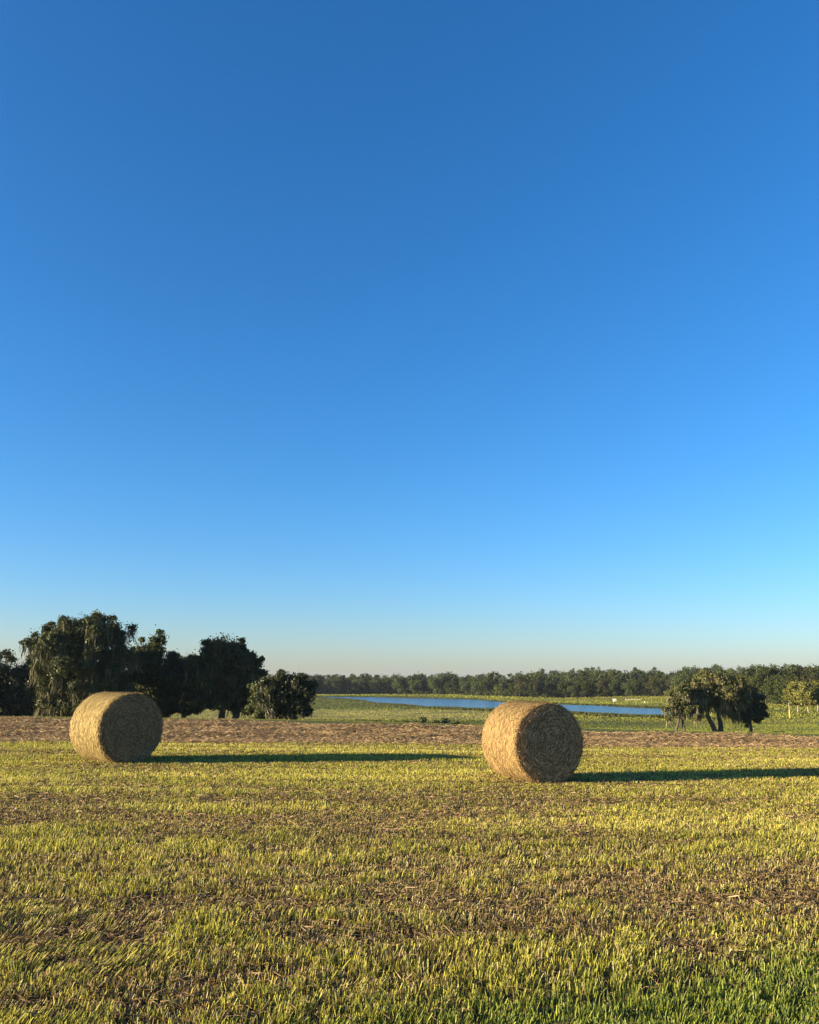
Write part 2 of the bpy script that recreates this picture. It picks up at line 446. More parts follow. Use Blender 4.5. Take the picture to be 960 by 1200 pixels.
# ------------------------------------------------------------------ tubes and foliage clumps
def tube(acc, pts, radii, col, m=0, seg=7):
    pts = [Vector(p) for p in pts]
    rows = []
    for i, p in enumerate(pts):
        d = (pts[min(i + 1, len(pts) - 1)] - pts[max(i - 1, 0)]).normalized()
        a = d.cross(Vector((0.3, 1, 0.1))).normalized(); b = d.cross(a).normalized()
        rows.append([p + (a * math.cos(2 * math.pi * k / seg) + b * math.sin(2 * math.pi * k / seg)) * radii[i] for k in range(seg)])
    V = np.array([[list(v) for v in r] for r in rows]).reshape(-1, 3)
    idx = np.arange(len(V)).reshape(len(pts), seg)
    Q = np.stack([idx[:-1], np.roll(idx, -1, 1)[:-1], np.roll(idx, -1, 1)[1:], idx[1:]], -1).reshape(-1, 4)
    acc.add(V, Q, col, m)
def limb(acc, a, b, r0, r1, wob, col, m=0, n=7, seg=7, sag=0.0, R=None):
    R = R or random
    a = Vector(a); b = Vector(b); pts = []; rad = []
    ph = [R.uniform(0, 6.28) for _ in range(3)]
    for i in range(n + 1):
        t = i / n; p = a.lerp(b, t); s_ = math.sin(math.pi * t) * wob
        p += Vector((math.sin(ph[0] + 5 * t), math.sin(ph[1] + 4 * t), math.sin(ph[2] + 4 * t) * .5)) * s_
        p.z += sag * math.sin(math.pi * t)
        pts.append(p); rad.append(r0 + (r1 - r0) * t)
    tube(acc, pts, rad, col, m, seg)
    return pts
def leaf_clump(acc, c, rad, n, size, colA, colB, g, m=0, flat=.8):
    """n leaf sprays near the surface of a lumpy ball, facing roughly outward"""
    d = g.normal(size=(n, 3)); d /= np.linalg.norm(d, axis=1)[:, None]
    rr = (g.random(n) ** .45) * (1 + .18 * g.normal(size=n))
    P = np.asarray(c) + d * rr[:, None] * np.asarray(rad)
    nrm = d + g.normal(size=(n, 3)) * .7; nrm /= np.linalg.norm(nrm, axis=1)[:, None]
    a = np.cross(nrm, g.normal(size=(n, 3))); a /= np.linalg.norm(a, axis=1)[:, None] + 1e-6
    b = np.cross(nrm, a)
    s = size * (.55 + .9 * g.random(n))[:, None]
    V = np.stack([P - a * s * .5, P - b * s * .28, P + a * s * .5, P + b * s * .28], 1).reshape(-1, 3)
    Q = np.arange(n * 4).reshape(n, 4)
    cc = mixc(colA, colB, g.random(n)) * (.8 + .4 * g.random()) 
    acc.add(V, Q, np.repeat(cc, 4, 0), m)
def moss_strands(acc, c, rad, n, length, g, colA=(.17, .165, .115), colB=(.085, .085, .055), wd=.12):
    a = g.random(n) * 6.283; rr = np.sqrt(g.random(n))
    P = np.stack([c[0] + rad[0] * rr * np.cos(a), c[1] + rad[1] * rr * np.sin(a), c[2] - rad[2] * (.2 + .75 * g.random(n))], -1)
    L_ = length * (.35 + g.random(n) ** 1.5)
    az = g.random(n) * np.pi
    wv = np.stack([np.cos(az), np.sin(az), np.zeros(n)], -1) * (wd * (.5 + g.random(n)))[:, None] / 2
    sway = g.normal(0, .16, (n, 3)); sway[:, 2] = 0
    k = [0, .3, .7, 1]; wk = [.5, 1.0, .75, .12]
    rows = []
    for t, ww in zip(k, wk):
        q_ = P + sway * (L_ * t)[:, None] + g.normal(0, .06, (n, 3)); q_[:, 2] -= L_ * t
        rows += [q_ - wv * ww, q_ + wv * ww]
    V = np.stack(rows, 1).reshape(-1, 3); b = np.arange(n)[:, None] * 8
    Q = np.concatenate([b + [0, 1, 3, 2], b + [2, 3, 5, 4], b + [4, 5, 7, 6]], 0)
    acc.add(V, Q, np.repeat(mixc(colA, colB, g.random(n)), 8, 0))

def oak(label, cat, name, Y, base_u, ells, seed, leaves=26000, size=.32, moss=0, mossl=2.0, trunks=((0, 0),), trunk_r=.45, group=None,
        colA=(.045, .058, .020), colB=(.085, .095, .032), base_v=None, depth=1.0, fork=.33, mosscol=None, gap=.55, world=None, lumpr=(.06, .17)):
    """ells: (u, v, ru, rv, density) ellipses of the crown in photo pixels at distance Y, given real depth"""
    g = np.random.default_rng(seed); R = random.Random(seed)
    if world is not None:
        bx, E = world
    else:
        bx = at(base_u, 800, Y).x; E = []
        ppm = F / Y * 1.03
        for (u, v, ru, rv, dn) in ells:
            p = at(u, v, Y); E.append((p.x - bx, R.uniform(-.15, .15) * ru / ppm, p.z, ru / ppm, rv / ppm, dn))
    bz = float(tz(bx, Y))
    E = [(a, b, c - bz, d, e, f) for a, b, c, d, e, f in E]
    root = empty(name, (bx, Y, bz)); tag(root, label, cat, group)
    H = max(e[2] + e[4] for e in E)
    crown = Acc(); wood = Acc(); ms = Acc()
    # small leaf masses inside every ellipsoid
    lumps = []
    tot = sum(e[3] * e[4] * e[5] for e in E)
    for (ex, ey, ez, rx, rz, dn) in E:
        nl = max(5, int(rx * rz * 4.2 * dn))
        for i in range(nl):
            d = g.normal(size=3); d /= np.linalg.norm(d); r = g.random() ** .42 * 1.02
            lr = R.uniform(*lumpr) * (rx + rz) * .5 + .25
            c = (ex + d[0] * r * rx, ey + d[1] * r * rx * depth, ez + d[2] * r * rz)
            lumps.append((c, lr))
    per = 1.5 * leaves / sum(l[1] ** 2 for l in lumps)
    for c, lr in lumps:
        leaf_clump(crown, c, (lr * 1.15, lr * 1.15, lr * .85), max(20, int(per * lr * lr)), size, colA, colB, g)
        if moss and R.random() < .75:
            moss_strands(ms, c, (lr, lr, lr * .6), max(2, int(moss * lr * lr / sum(l[1] ** 2 for l in lumps))), mossl, g,
                         *(mosscol or ()))
    forks = []
    for (ox, lx) in trunks:
        f = Vector((ox + lx, R.uniform(-.4, .4), H * fork))
        limb(wood, (ox, 0, -.3), f, trunk_r * 1.35, trunk_r * .75, .15, (.1, .1, .1), n=6, seg=9, R=R)
        forks.append(f)
        for k in range(5):      # root flare
            a = k * 1.26 + R.uniform(-.3, .3)
            limb(wood, (ox + math.cos(a) * trunk_r * 1.9, math.sin(a) * trunk_r * 1.9, -.25), (ox, 0, trunk_r * 2.2), trunk_r * .25, trunk_r * .6, 0, (.1, .1, .1), n=3, seg=6, R=R)
    for (ex, ey, ez, rx, rz, dn) in E:      # loose sprays between the leaf masses
        leaf_clump(crown, (ex, ey, ez), (rx * .86, rx * .86 * depth, rz * .86), int(leaves * .22 * rx * rz * dn / tot), size, colA, colB, g)
    main = sorted(lumps, key=lambda l: -l[1])[:min(34, len(lumps))]
    for c, lr in main:
        f = min(forks, key=lambda p: abs(p.x - c[0]))
        midp = f.lerp(Vector(c), .5); midp.z += R.uniform(-.3, .5)
        p = limb(wood, f, midp, trunk_r * .42, trunk_r * .22, .35, (.1, .1, .1), n=4, seg=6, R=R)
        limb(wood, p[-1], c, trunk_r * .22, .03, .3, (.1, .1, .1), n=4, seg=5, R=R)
    link("trunk", wood.mesh("trunk", [M_bark], True), root)
    link("crown", crown.mesh("crown", [M_leaf]), root)
    if moss and ms.n > 800: link("hanging_moss", ms.mesh("hanging_moss", [M_moss]), root)
    return root

oak("large live oak draped in grey moss behind the left bale, tallest of its grove", "tree", "oak_tree", 100, 112,
    [(95, 770, 52, 40, 1.0), (106, 740, 42, 21, 1.1), (44, 752, 18, 15, .9), (70, 742, 22, 16, 1.0), (146, 748, 17, 22, .45), (74, 805, 30, 32, .9), (112, 805, 38, 34, .9), (140, 785, 22, 30, .9), (100, 828, 40, 12, .6)],
    101, leaves=52000, size=.27, moss=11000, mossl=1.7, trunks=((0, .3), (-2.2, -.6)), trunk_r=.45, colA=(.038, .048, .017), colB=(.068, .076, .026), mosscol=((.17, .155, .095), (.065, .065, .035)))
oak("dark low oak at the left picture edge beside the tallest mossy oak", "tree", "oak_tree", 114, 18,
    [(8, 796, 28, 34, 1), (36, 800, 24, 34, 1), (-14, 800, 26, 36, 1), (20, 824, 34, 18, .9)], 102, leaves=30000, size=.30, moss=1500, mossl=1.6, trunks=((0, .4), (-2, -.5)), trunk_r=.35, colA=(.03, .042, .016), colB=(.05, .062, .022))
oak("dark oak with a narrow pointed top just right of the tallest mossy oak", "tree", "oak_tree", 108, 180,
    [(178, 798, 32, 42, 1.1), (186, 752, 13, 16, .8), (168, 768, 16, 20, 1), (198, 800, 24, 38, 1), (184, 828, 30, 11, .8)], 103, leaves=36000, size=.30, moss=0, trunks=((0, .2), (1.4, .5)), trunk_r=.32, colA=(.03, .042, .016), colB=(.055, .068, .024))
oak("low dark oak filling the gap between two taller oaks of the grove", "tree", "oak_tree", 117, 216,
    [(216, 802, 28, 36, 1.1), (206, 785, 16, 18, 1), (234, 805, 22, 32, 1), (220, 826, 26, 12, .8)], 104, leaves=26000, size=.30, moss=0, trunks=((0, .2),), trunk_r=.3, colA=(.03, .042, .016), colB=(.05, .062, .022))
oak("rounded oak with sky gaps in its crown, right of the narrow-topped oak", "tree", "oak_tree", 105, 262,
    [(264, 788, 35, 40, 1.1), (264, 760, 26, 19, 1.0), (294, 772, 13, 12, .6), (240, 792, 24, 34, 1), (290, 803, 22, 30, 1), (262, 822, 34, 12, .6)], 105, leaves=42000, size=.29, moss=1200, mossl=1.4, trunks=((0, .1), (1.6, .5)), trunk_r=.36, colA=(.030, .040, .015), colB=(.052, .064, .021))
oak("small round shrubby oak ending the grove on its right, touching the ground", "tree", "oak_tree", 94, 336,
    [(338, 814, 30, 26, 1.2), (355, 814, 18, 22, 1), (320, 816, 20, 26, 1), (338, 799, 22, 14, 1), (340, 834, 24, 10, 1)], 106, leaves=30000, size=.25, moss=1200, mossl=1.0, trunks=((-.5, -.3), (.7, .6)), trunk_r=.18, fork=.25, colA=(.028, .036, .014), colB=(.05, .058, .022), mosscol=((.14, .13, .10), (.06, .06, .04)))
oak("thin sapling oak standing between the rounded oak and the small shrubby oak", "tree", "oak_tree", 98, 308,
    [(308, 824, 17, 22, 1.2), (303, 808, 10, 12, 1.2)], 107, leaves=12000, size=.24, moss=0, trunks=((0, .2),), trunk_r=.10, fork=.3)
# grove continues out of the picture to the left and throws its shade in
for k, (X, Y, H) in enumerate([(-66, 103, 10.5), (-78, 96, 12.5), (-74, 112, 11), (-92, 104, 12)]):
    bz = float(tz(X, Y))
    oak("dark oak of the grove that continues beyond the left picture edge", "tree", "oak_tree", Y, 0, None, 120 + k, leaves=14000, size=.42, moss=0,
        trunks=((0, .3),), trunk_r=.4, group="grove oaks beyond the left edge", colA=(.03, .042, .016), colB=(.05, .062, .022),
        world=(X, [(0, 0, bz + H * .62, 5.2, H * .36, .7), (-2.5, 1, bz + H * .45, 3.6, H * .3, .7), (2.8, -1, bz + H * .42, 3.4, H * .3, .7)]))

# right of the lake
oak("spreading moss-hung oak with two dark stems standing alone before the lake", "tree", "oak_tree", 150, 838,
    [(838, 808, 32, 21, 1.1), (832, 797, 20, 12, 1.0), (854, 804, 22, 17, 1.0), (814, 814, 19, 18, .9), (862, 816, 18, 20, 1.0), (838, 826, 20, 14, .55), (819, 830, 11, 15, .6), (860, 834, 13, 13, .7)],
    201, leaves=29000, size=.32, moss=3600, mossl=1.6, trunks=((-.3, -1.6), (.5, -.2)), trunk_r=.42, fork=.35, colA=(.055, .062, .02), colB=(.12, .11, .035), mosscol=((.30, .26, .15), (.13, .12, .06)))
oak("slim leaning oak trailing pale moss at the left of the spreading oak", "tree", "oak_tree", 146, 789,
    [(798, 821, 17, 19, .9), (787, 832, 10, 13, .7), (806, 826, 11, 18, .7), (803, 808, 10, 9, .9)],
    202, leaves=15000, size=.32, moss=1300, mossl=1.0, trunks=((-.2, .8), (1.6, -.3)), trunk_r=.2, fork=.42, colA=(.05, .06, .022), colB=(.10, .10, .035), mosscol=((.26, .24, .15), (.12, .11, .06)))
oak("dense dark round oak at the right of the spreading moss-hung oak", "tree", "oak_tree", 153, 874,
    [(878, 826, 18, 19, 1.2), (866, 817, 13, 14, 1.0), (888, 831, 11, 13, 1.0), (875, 840, 14, 13, .8), (863, 834, 10, 11, .7)],
    203, leaves=15000, size=.32, moss=0, trunks=((0, .2),), trunk_r=.25, fork=.35, colA=(.034, .044, .016), colB=(.065, .075, .026))

# three pale-stemmed trees near the right edge
for k, (u, lab, ru, rv, cv) in enumerate([(932, "yellow-green tree with a pale stem, left of the three by the right edge", 10, 13, 813),
                                          (944, "yellow-green tree with a pale stem, middle of the three by the right edge", 10, 13, 812),
                                          (955, "yellow-green tree with a pale stem, right of the three by the right edge", 9, 12, 812)]):
    t = oak(lab, "tree", "young_tree", 296 - 5 * (k == 1), u, [(u, cv, ru, rv, 1.0)], 300 + k, leaves=6000, size=.55, trunks=((0, .1),), trunk_r=.20, fork=.45,
            colA=(.085, .10, .02), colB=(.17, .15, .03), lumpr=(.2, .35))
    for c in t.children:
        if c.name.startswith("trunk"): c.data.materials.clear(); c.data.materials.append(M_palebark)

# ------------------------------------------------------------------ the air
hv = [(x_, y_, z_) for z_ in (-11.5, 30.0) for x_, y_ in ((-3600, -3600), (3600, -3600), (3600, 3600), (-3600, 3600))]
hm = bpy.data.meshes.new("haze"); hm.from_pydata(hv, [], [(0, 3, 2, 1), (4, 5, 6, 7), (0, 1, 5, 4), (1, 2, 6, 5), (2, 3, 7, 6), (3, 0, 4, 7)]); hm.update()
m_, N_, L_2 = new_mat("haze"); o_ = N_.new("ShaderNodeOutputMaterial"); pv = N_.new("ShaderNodeVolumePrincipled")
pv.inputs['Color'].default_value = (.80, .88, 1, 1); pv.inputs['Density'].default_value = 0.00006; pv.inputs['Anisotropy'].default_value = .3
L_2.new(pv.outputs[0], o_.inputs['Volume']); hm.materials.append(m_)
tag(link("haze", hm), "thin pale evening haze over the lake and far wood", "haze", kind="stuff")

# ------------------------------------------------------------------ far trees
def far_tree_arrays(acc, base, H, W, g, nleaf, size, colA, colB, kind=0, stem=None):
    bx, by, bz = base
    tint = .6 + .75 * g.random() ** 1.4
    ca = np.array(colA) * tint; cb = np.array(colB) * tint
    if kind == 1:      # pine: bare stem, small ragged top
        Rn = random.Random(int(g.integers(1e6)))
        limb(acc, (bx, by, bz - .5), (bx + .4, by, bz + H * .95), .28, .12, .2, (.12, .09, .07), 1, n=4, seg=5, R=Rn)
        for i in range(7):
            c = (bx + g.normal() * W * .28, by + g.normal() * W * .28, bz + H * (.72 + .26 * g.random()))
            leaf_clump(acc, c, (W * .26, W * .26, W * .13), nleaf // 7, size, ca, cb, g)
        return
    Rn = random.Random(int(g.integers(1e6)))
    limb(acc, (bx, by, bz - .5), (bx + g.normal() * .4, by, bz + H * .22), H * .016, H * .010, .2, (.16, .13, .1), 1, n=3, seg=5, R=Rn)
    nl = 19
    for i in range(nl):
        d = g.normal(size=3); d /= np.linalg.norm(d); r = g.random() ** .4 * .84
        c = (bx + d[0] * r * W * .5 * (1.1 - .35 * max(0, d[2])), by + d[1] * r * W * .5, bz + H * .50 + d[2] * r * H * .47)
        lr = W * (.17 + .13 * g.random())
        leaf_clump(acc, c, (lr, lr, lr * .85), nleaf // nl, size, ca, cb, g)
FA, FB = (.030, .043, .015), (.064, .074, .024)
protos = []
for k in range(7):
    g = np.random.default_rng(500 + k); a = Acc()
    if k == 6: far_tree_arrays(a, (0, 0, 0), 20, 8, g, 500, 1.0, FA, FB, 1)
    else: far_tree_arrays(a, (0, 0, 0), [17, 19, 15, 18, 16, 13][k], [11, 12, 10, 9, 13, 9][k], g, 2400, .8, [FA, FA, (.05, .065, .022), FA, (.055, .06, .03), (.06, .075, .02)][k], [FB, (.06, .075, .028), (.10, .11, .035), FB, (.11, .105, .05), (.12, .12, .03)][k])
    protos.append(a.mesh("pine_tree" if k == 6 else "broadleaf_tree", [M_far, M_bark]))

# front line of the far wood: distance by photo column
def front_Y(u): return float(np.interp(u, [-200, 340, 440, 530, 575, 640, 760, 800, 860, 900, 960, 1160], [640, 690, 720, 680, 610, 570, 545, 500, 400, 350, 335, 330]))
R = random.Random(5)
def place(k, X, Y, s, lab, grp, name="broadleaf_tree", sz=None):
    o = link(name, protos[k]); o.location = (X, Y, float(tz(X, Y)) - .2); o.rotation_euler = (0, 0, R.uniform(0, 6.28))
    o.scale = (s, s, sz or s)
    tag(o, lab, "tree", grp)
    return o
u = -30.0
while u < 1010:
    Y = front_Y(u) + R.uniform(-10, 14)
    X = (u - 480) / F * Y * 1.02
    if u < 560: lab, grp, s = "dark tree in the front row of the wood across the lake, left of the hill", "front row trees across the lake on the left", R.uniform(.8, 1.05)
    elif u < 770: lab, grp, s = "tree in the front row below the wooded rise across the lake", "front row trees below the wooded rise", R.uniform(.6, .95)
    else: lab, grp, s = "tree in the front row of the wood behind the right pasture", "front row trees behind the right pasture", R.uniform(.85, 1.05)
    if not (566 < u < 592): place(R.choice([0, 1, 2, 3, 4] if u > 560 else [0, 1, 1, 3, 3]), X, Y, s, lab, grp)
    u += R.uniform(4.5, 7.5) * 690 / Y
for uu, Y, k, s, lab in [(580, 590, 5, .80, "bright yellow-green tree on the far shore just left of the right bale"),
                         (604, 560, 4, 1.0, "broad olive tree on the far shore directly above the right bale")]:
    place(k, (uu - 480) / F * Y * 1.02, Y, s, lab, None)
for uu, Y, s in [(883, 372, .80), (897, 372, .80), (908, 380, .78), (918, 372, .86), (396, 735, .84), (404, 745, .80), (417, 742, .80), (950, 380, .74)]:
    place(6, (uu - 480) / F * Y * 1.02, Y, s, "slender pine whose ragged top rises above the far wood", "pines rising above the far wood", "pine_tree")

# the body of the wood behind the front row
acc = Acc(); g = np.random.default_rng(77)
for i in range(1000):       # undergrowth closing the foot of the wood
    uu = -60 + 1110 * (i + g.random()) / 1000; Y = front_Y(uu) + g.uniform(2, 22); X = (uu - 480) / F * Y * 1.02
    hh = g.uniform(1.2, 4.2)
    leaf_clump(acc, (X, Y, float(tz(X, Y)) + hh * .6), (g.uniform(2, 5), 2, hh), 90, .9, FA, FB, g)
for i in range(900):
    uu = g.uniform(-140, 1110)
    Y0 = front_Y(uu)
    dpt = g.random() ** 1.3
    Y = Y0 + 15 + dpt * (330 if uu > 560 else 160)
    if 540 < uu < 660 and g.random() < .6: Y = g.uniform(850, 1050)
    if uu > 600 and g.random() < .5: Y = g.uniform(Y0 + 60, 1150)
    X = (uu - 480) / F * Y * 1.02
    H = g.uniform(12.5, 19) + (2.5 if g.random() < .12 else 0)
    if uu > 620: H *= 1.0 + .08 * g.random()
    far_tree_arrays(acc, (X, Y, float(tz(X, Y))), H, g.uniform(9, 14), g, 950 if Y < 600 else 600, 1.15 if Y < 600 else 1.6, FA, FB, 0)
tag(link("woodland", acc.mesh("woodland", [M_far, M_bark])), "dark green wood covering the far shore and the low hill to the right", "woodland", kind="stuff")

# ------------------------------------------------------------------ shrubs of the lower pasture
def shrub(u, v, Y, wpx, hpx, seed, lab, grp=None, dark=False):
    g = np.random.default_rng(seed); a = Acc(); wd_ = Acc(); ppm = F / Y
    p = at(u, v, Y); bz = float(tz(p.x, Y)); W = wpx / ppm; H = hpx / ppm
    o = empty("shrub", (p.x, Y, bz)); tag(o, lab, "shrub", grp)
    Rn = random.Random(seed)
    for i in range(9):
        c = (g.uniform(-.5, .5) * W, g.uniform(-.3, .3) * W, H * g.uniform(.3, .7)); lr = H * g.uniform(.28, .42)
        leaf_clump(a, c, (max(lr, W * .16), lr, lr), 260, .22 * Y / 150, *(((.03, .042, .016), (.05, .06, .022)) if dark else ((.05, .062, .02), (.09, .10, .03))), g)
        limb(wd_, (c[0] * .3, c[1] * .3, -.1), c, .05, .02, .05, (.1, .1, .1), n=2, seg=5, R=Rn)
    link("stems", wd_.mesh("stems", [M_bark], True), o); link("foliage", a.mesh("foliage", [M_leaf]), o)
shrub(906, 858, 165, 13, 7, 1, "dark low bush in the wet pasture right of the lone dark oak", dark=True)
shrub(790, 860, 160, 8, 6, 2, "small dark bush at the foot of the slim leaning oak", dark=True)
R2 = random.Random(9)
for i in range(11):
    shrub(R2.uniform(470, 560), 848, R2.uniform(205, 240), R2.uniform(6, 13), R2.uniform(4, 7), 20 + i, "low dark marsh bush in the middle distance left of the right bale", "marsh bushes left of the right bale", False)
for i in range(8):
    shrub(R2.uniform(370, 470), 848, R2.uniform(200, 225), R2.uniform(6, 12), R2.uniform(3, 6), 40 + i, "low olive bush just past the raked hay, right of the grove", "bushes right of the grove")
for i in range(7):
    shrub(R2.uniform(690, 775), 860, R2.uniform(112, 132), R2.uniform(8, 15), R2.uniform(4, 6), 60 + i, "low dark bush at the foot of the slope right of the right bale", "bushes right of the right bale", True)
for i in range(7):
    shrub(R2.uniform(905, 958), 862, R2.uniform(150, 185), R2.uniform(5, 12), R2.uniform(2, 4), 80 + i, "low bush on the wet ground by the right picture edge", "bushes by the right edge")

# ------------------------------------------------------------------ small built things
import bmesh
def box(bm, x0, x1, y0, y1, z0, z1):
    vs = [bm.verts.new((x, y, z)) for z in (z0, z1) for x, y in ((x0, y0), (x1, y0), (x1, y1), (x0, y1))]
    for f in ((0, 3, 2, 1), (4, 5, 6, 7), (0, 1, 5, 4), (1, 2, 6, 5), (2, 3, 7, 6), (3, 0, 4, 7)): bm.faces.new([vs[i] for i in f])
def bm_obj(name, bm, mat, parent=None, bevel=0.0):
    if bevel: bmesh.ops.bevel(bm, geom=bm.edges[:], offset=bevel, segments=2, affect='EDGES')
    bmesh.ops.recalc_face_normals(bm, faces=bm.faces[:])
    me = bpy.data.meshes.new(name); bm.to_mesh(me); bm.free(); me.materials.append(mat)
    return link(name, me, parent)
M_white = simple_mat("white_paint", (.78, .77, .72), .6, .06, 3)
M_fence = simple_mat("pale_rail", (.36, .34, .28), .8, .1, 3)
M_greyroof = simple_mat("grey_sheet", (.35, .35, .34), .5, .1, 4)
M_yellow = simple_mat("yellow_plastic", (.62, .48, .05), .5, .1, 4)
M_postwood = simple_mat("weathered_wood", (.36, .30, .24), .85, .2, 6, bump=.2)
p = hit(720.5, 822.3, 400)
shed = empty("white_shed", (p.x, p.y, float(tz(p.x, p.y)))); tag(shed, "tiny white shed on the grass of the far shore below the wood", "shed")
bm = bmesh.new(); box(bm, -.75, .75, -.6, .6, -.1, 1.15); bm_obj("wall", bm, M_white, shed, .02)
bm = bmesh.new()
a_ = [(-.85, -.7, 1.15), (.85, -.7, 1.15), (.85, .7, 1.15), (-.85, .7, 1.15), (-.85, 0, 1.5), (.85, 0, 1.5)]
vs = [bm.verts.new(v) for v in a_]
for f in ((0, 1, 5, 4), (2, 3, 4, 5), (1, 2, 5), (3, 0, 4), (3, 2, 1, 0)): bm.faces.new([vs[i] for i in f])
bm_obj("roof", bm, M_white, shed)
bm = bmesh.new(); box(bm, -.25, .25, -.63, -.603, 0, 1.0); bm_obj("door", bm, M_greyroof, shed, .005)
p = hit(755.5, 824.0, 380)
pb = empty("marker_post", (p.x, p.y, float(tz(p.x, p.y)))); tag(pb, "short white marker post on the far shore right of the tiny shed", "post")
bm = bmesh.new(); box(bm, -.15, .15, -.15, .15, -.2, .85); bm_obj("post", bm, M_white, pb, .02)
bm = bmesh.new(); box(bm, -.19, .19, -.19, .19, .85, .93); bm_obj("cap", bm, M_white, pb, .02)
# pale rail fence below the wood
pa_, pb_ = hit(733, 821.0, 400), hit(752, 820.6, 400)
fc = empty("rail_fence", (pa_.x, pa_.y, float(tz(pa_.x, pa_.y)))); tag(fc, "low pale rail fence on the far shore between shed and wood", "fence")
dx, dy = pb_.x - pa_.x, pb_.y - pa_.y; LL = math.hypot(dx, dy); fc.rotation_euler = (0, 0, math.atan2(dy, dx))
for i in range(6):
    bm = bmesh.new(); box(bm, i * LL / 5 - .07, i * LL / 5 + .07, -.07, .07, -.4, .95); bm_obj("post", bm, M_fence, fc, .01)
for z_ in (.35, .75):
    bm = bmesh.new(); box(bm, 0, LL, -.115, -.073, z_, z_ + .10); bm_obj("rail", bm, M_fence, fc, .01)
# tall marked post
p = hit(926, 842, 200)
ps = empty("utility_post", (p.x, p.y, float(tz(p.x, p.y)))); tag(ps, "tall thin post with a yellow lower sleeve in the right pasture", "post")
a_ = Acc(); limb(a_, (0, 0, -.4), (0, 0, 4.7), .13, .10, 0, (.3, .3, .3), n=3, seg=10); tube(a_, [(0, 0, 4.7), (0, 0, 4.74)], [.10, .0], (.3, .3, .3), seg=10)
link("pole", a_.mesh("pole", [M_postwood], True), ps)
a_ = Acc(); tube(a_, [(0, 0, .05), (0, 0, 2.4)], [.17, .17], (.3, .3, .3), seg=12); tube(a_, [(0, 0, 2.4), (0, 0, 2.44)], [.17, .09], (.3, .3, .3), seg=12)
link("sleeve", a_.mesh("sleeve", [M_yellow], True), ps)

# ------------------------------------------------------------------ hay bales
def bale_side_mat(name, c0, c1, c2):
    m, N, L = new_mat(name)
    out = N.new("ShaderNodeOutputMaterial"); p = N.new("ShaderNodeBsdfPrincipled"); p.inputs['Roughness'].default_value = .8
    p.inputs['Specular IOR Level'].default_value = .2
    tc = N.new("ShaderNodeTexCoord")
    # object space: bale axis is X; the wrap runs round it
    sep = N.new("ShaderNodeSeparateXYZ"); L.new(tc.outputs['Object'], sep.inputs[0])
    at2 = N.new("ShaderNodeMath"); at2.operation = 'ARCTAN2'; L.new(sep.outputs['Z'], at2.inputs[0]); L.new(sep.outputs['Y'], at2.inputs[1])
    cmb = N.new("ShaderNodeCombineXYZ"); L.new(sep.outputs['X'], cmb.inputs[0]); L.new(at2.outputs[0], cmb.inputs[1])
    mp = N.new("ShaderNodeMapping"); mp.inputs['Scale'].default_value = (60, 14, 1); L.new(cmb.outputs[0], mp.inputs[0])
    n1 = N.new("ShaderNodeTexNoise"); n1.inputs['Scale'].default_value = 1; n1.inputs['Detail'].default_value = 7; n1.inputs['Roughness'].default_value = .75; n1.inputs['Distortion'].default_value = .6
    L.new(mp.outputs[0], n1.inputs['Vector'])
    mp2 = N.new("ShaderNodeMapping"); mp2.inputs['Scale'].default_value = (9, 1.0, 1); L.new(cmb.outputs[0], mp2.inputs[0])
    n2 = N.new("ShaderNodeTexNoise"); n2.inputs['Scale'].default_value = 1; n2.inputs['Detail'].default_value = 4; L.new(mp2.outputs[0], n2.inputs['Vector'])
    mx = N.new("ShaderNodeMath"); mx.operation = 'MULTIPLY_ADD'; mx.inputs[1].default_value = .55; L.new(n2.outputs[0], mx.inputs[0])
    ml = N.new("ShaderNodeMath"); ml.operation = 'MULTIPLY'; ml.inputs[1].default_value = .6; L.new(n1.outputs[0], ml.inputs[0]); L.new(ml.outputs[0], mx.inputs[2])
    r = N.new("ShaderNodeValToRGB"); e = r.color_ramp.elements
    e[0].position = .40; e[0].color = (*c0, 1); e[1].position = .75; e[1].color = (*c2, 1)
    k = e.new(.56); k.color = (*c1, 1)
    L.new(mx.outputs[0], r.inputs[0]); L.new(r.outputs[0], p.inputs['Base Color'])
    b = N.new("ShaderNodeBump"); b.inputs['Strength'].default_value = .9; b.inputs['Distance'].default_value = .02
    L.new(n1.outputs[0], b.inputs['Height']); L.new(b.outputs[0], p.inputs['Normal'])
    L.new(p.outputs[0], out.inputs[0])
    return m
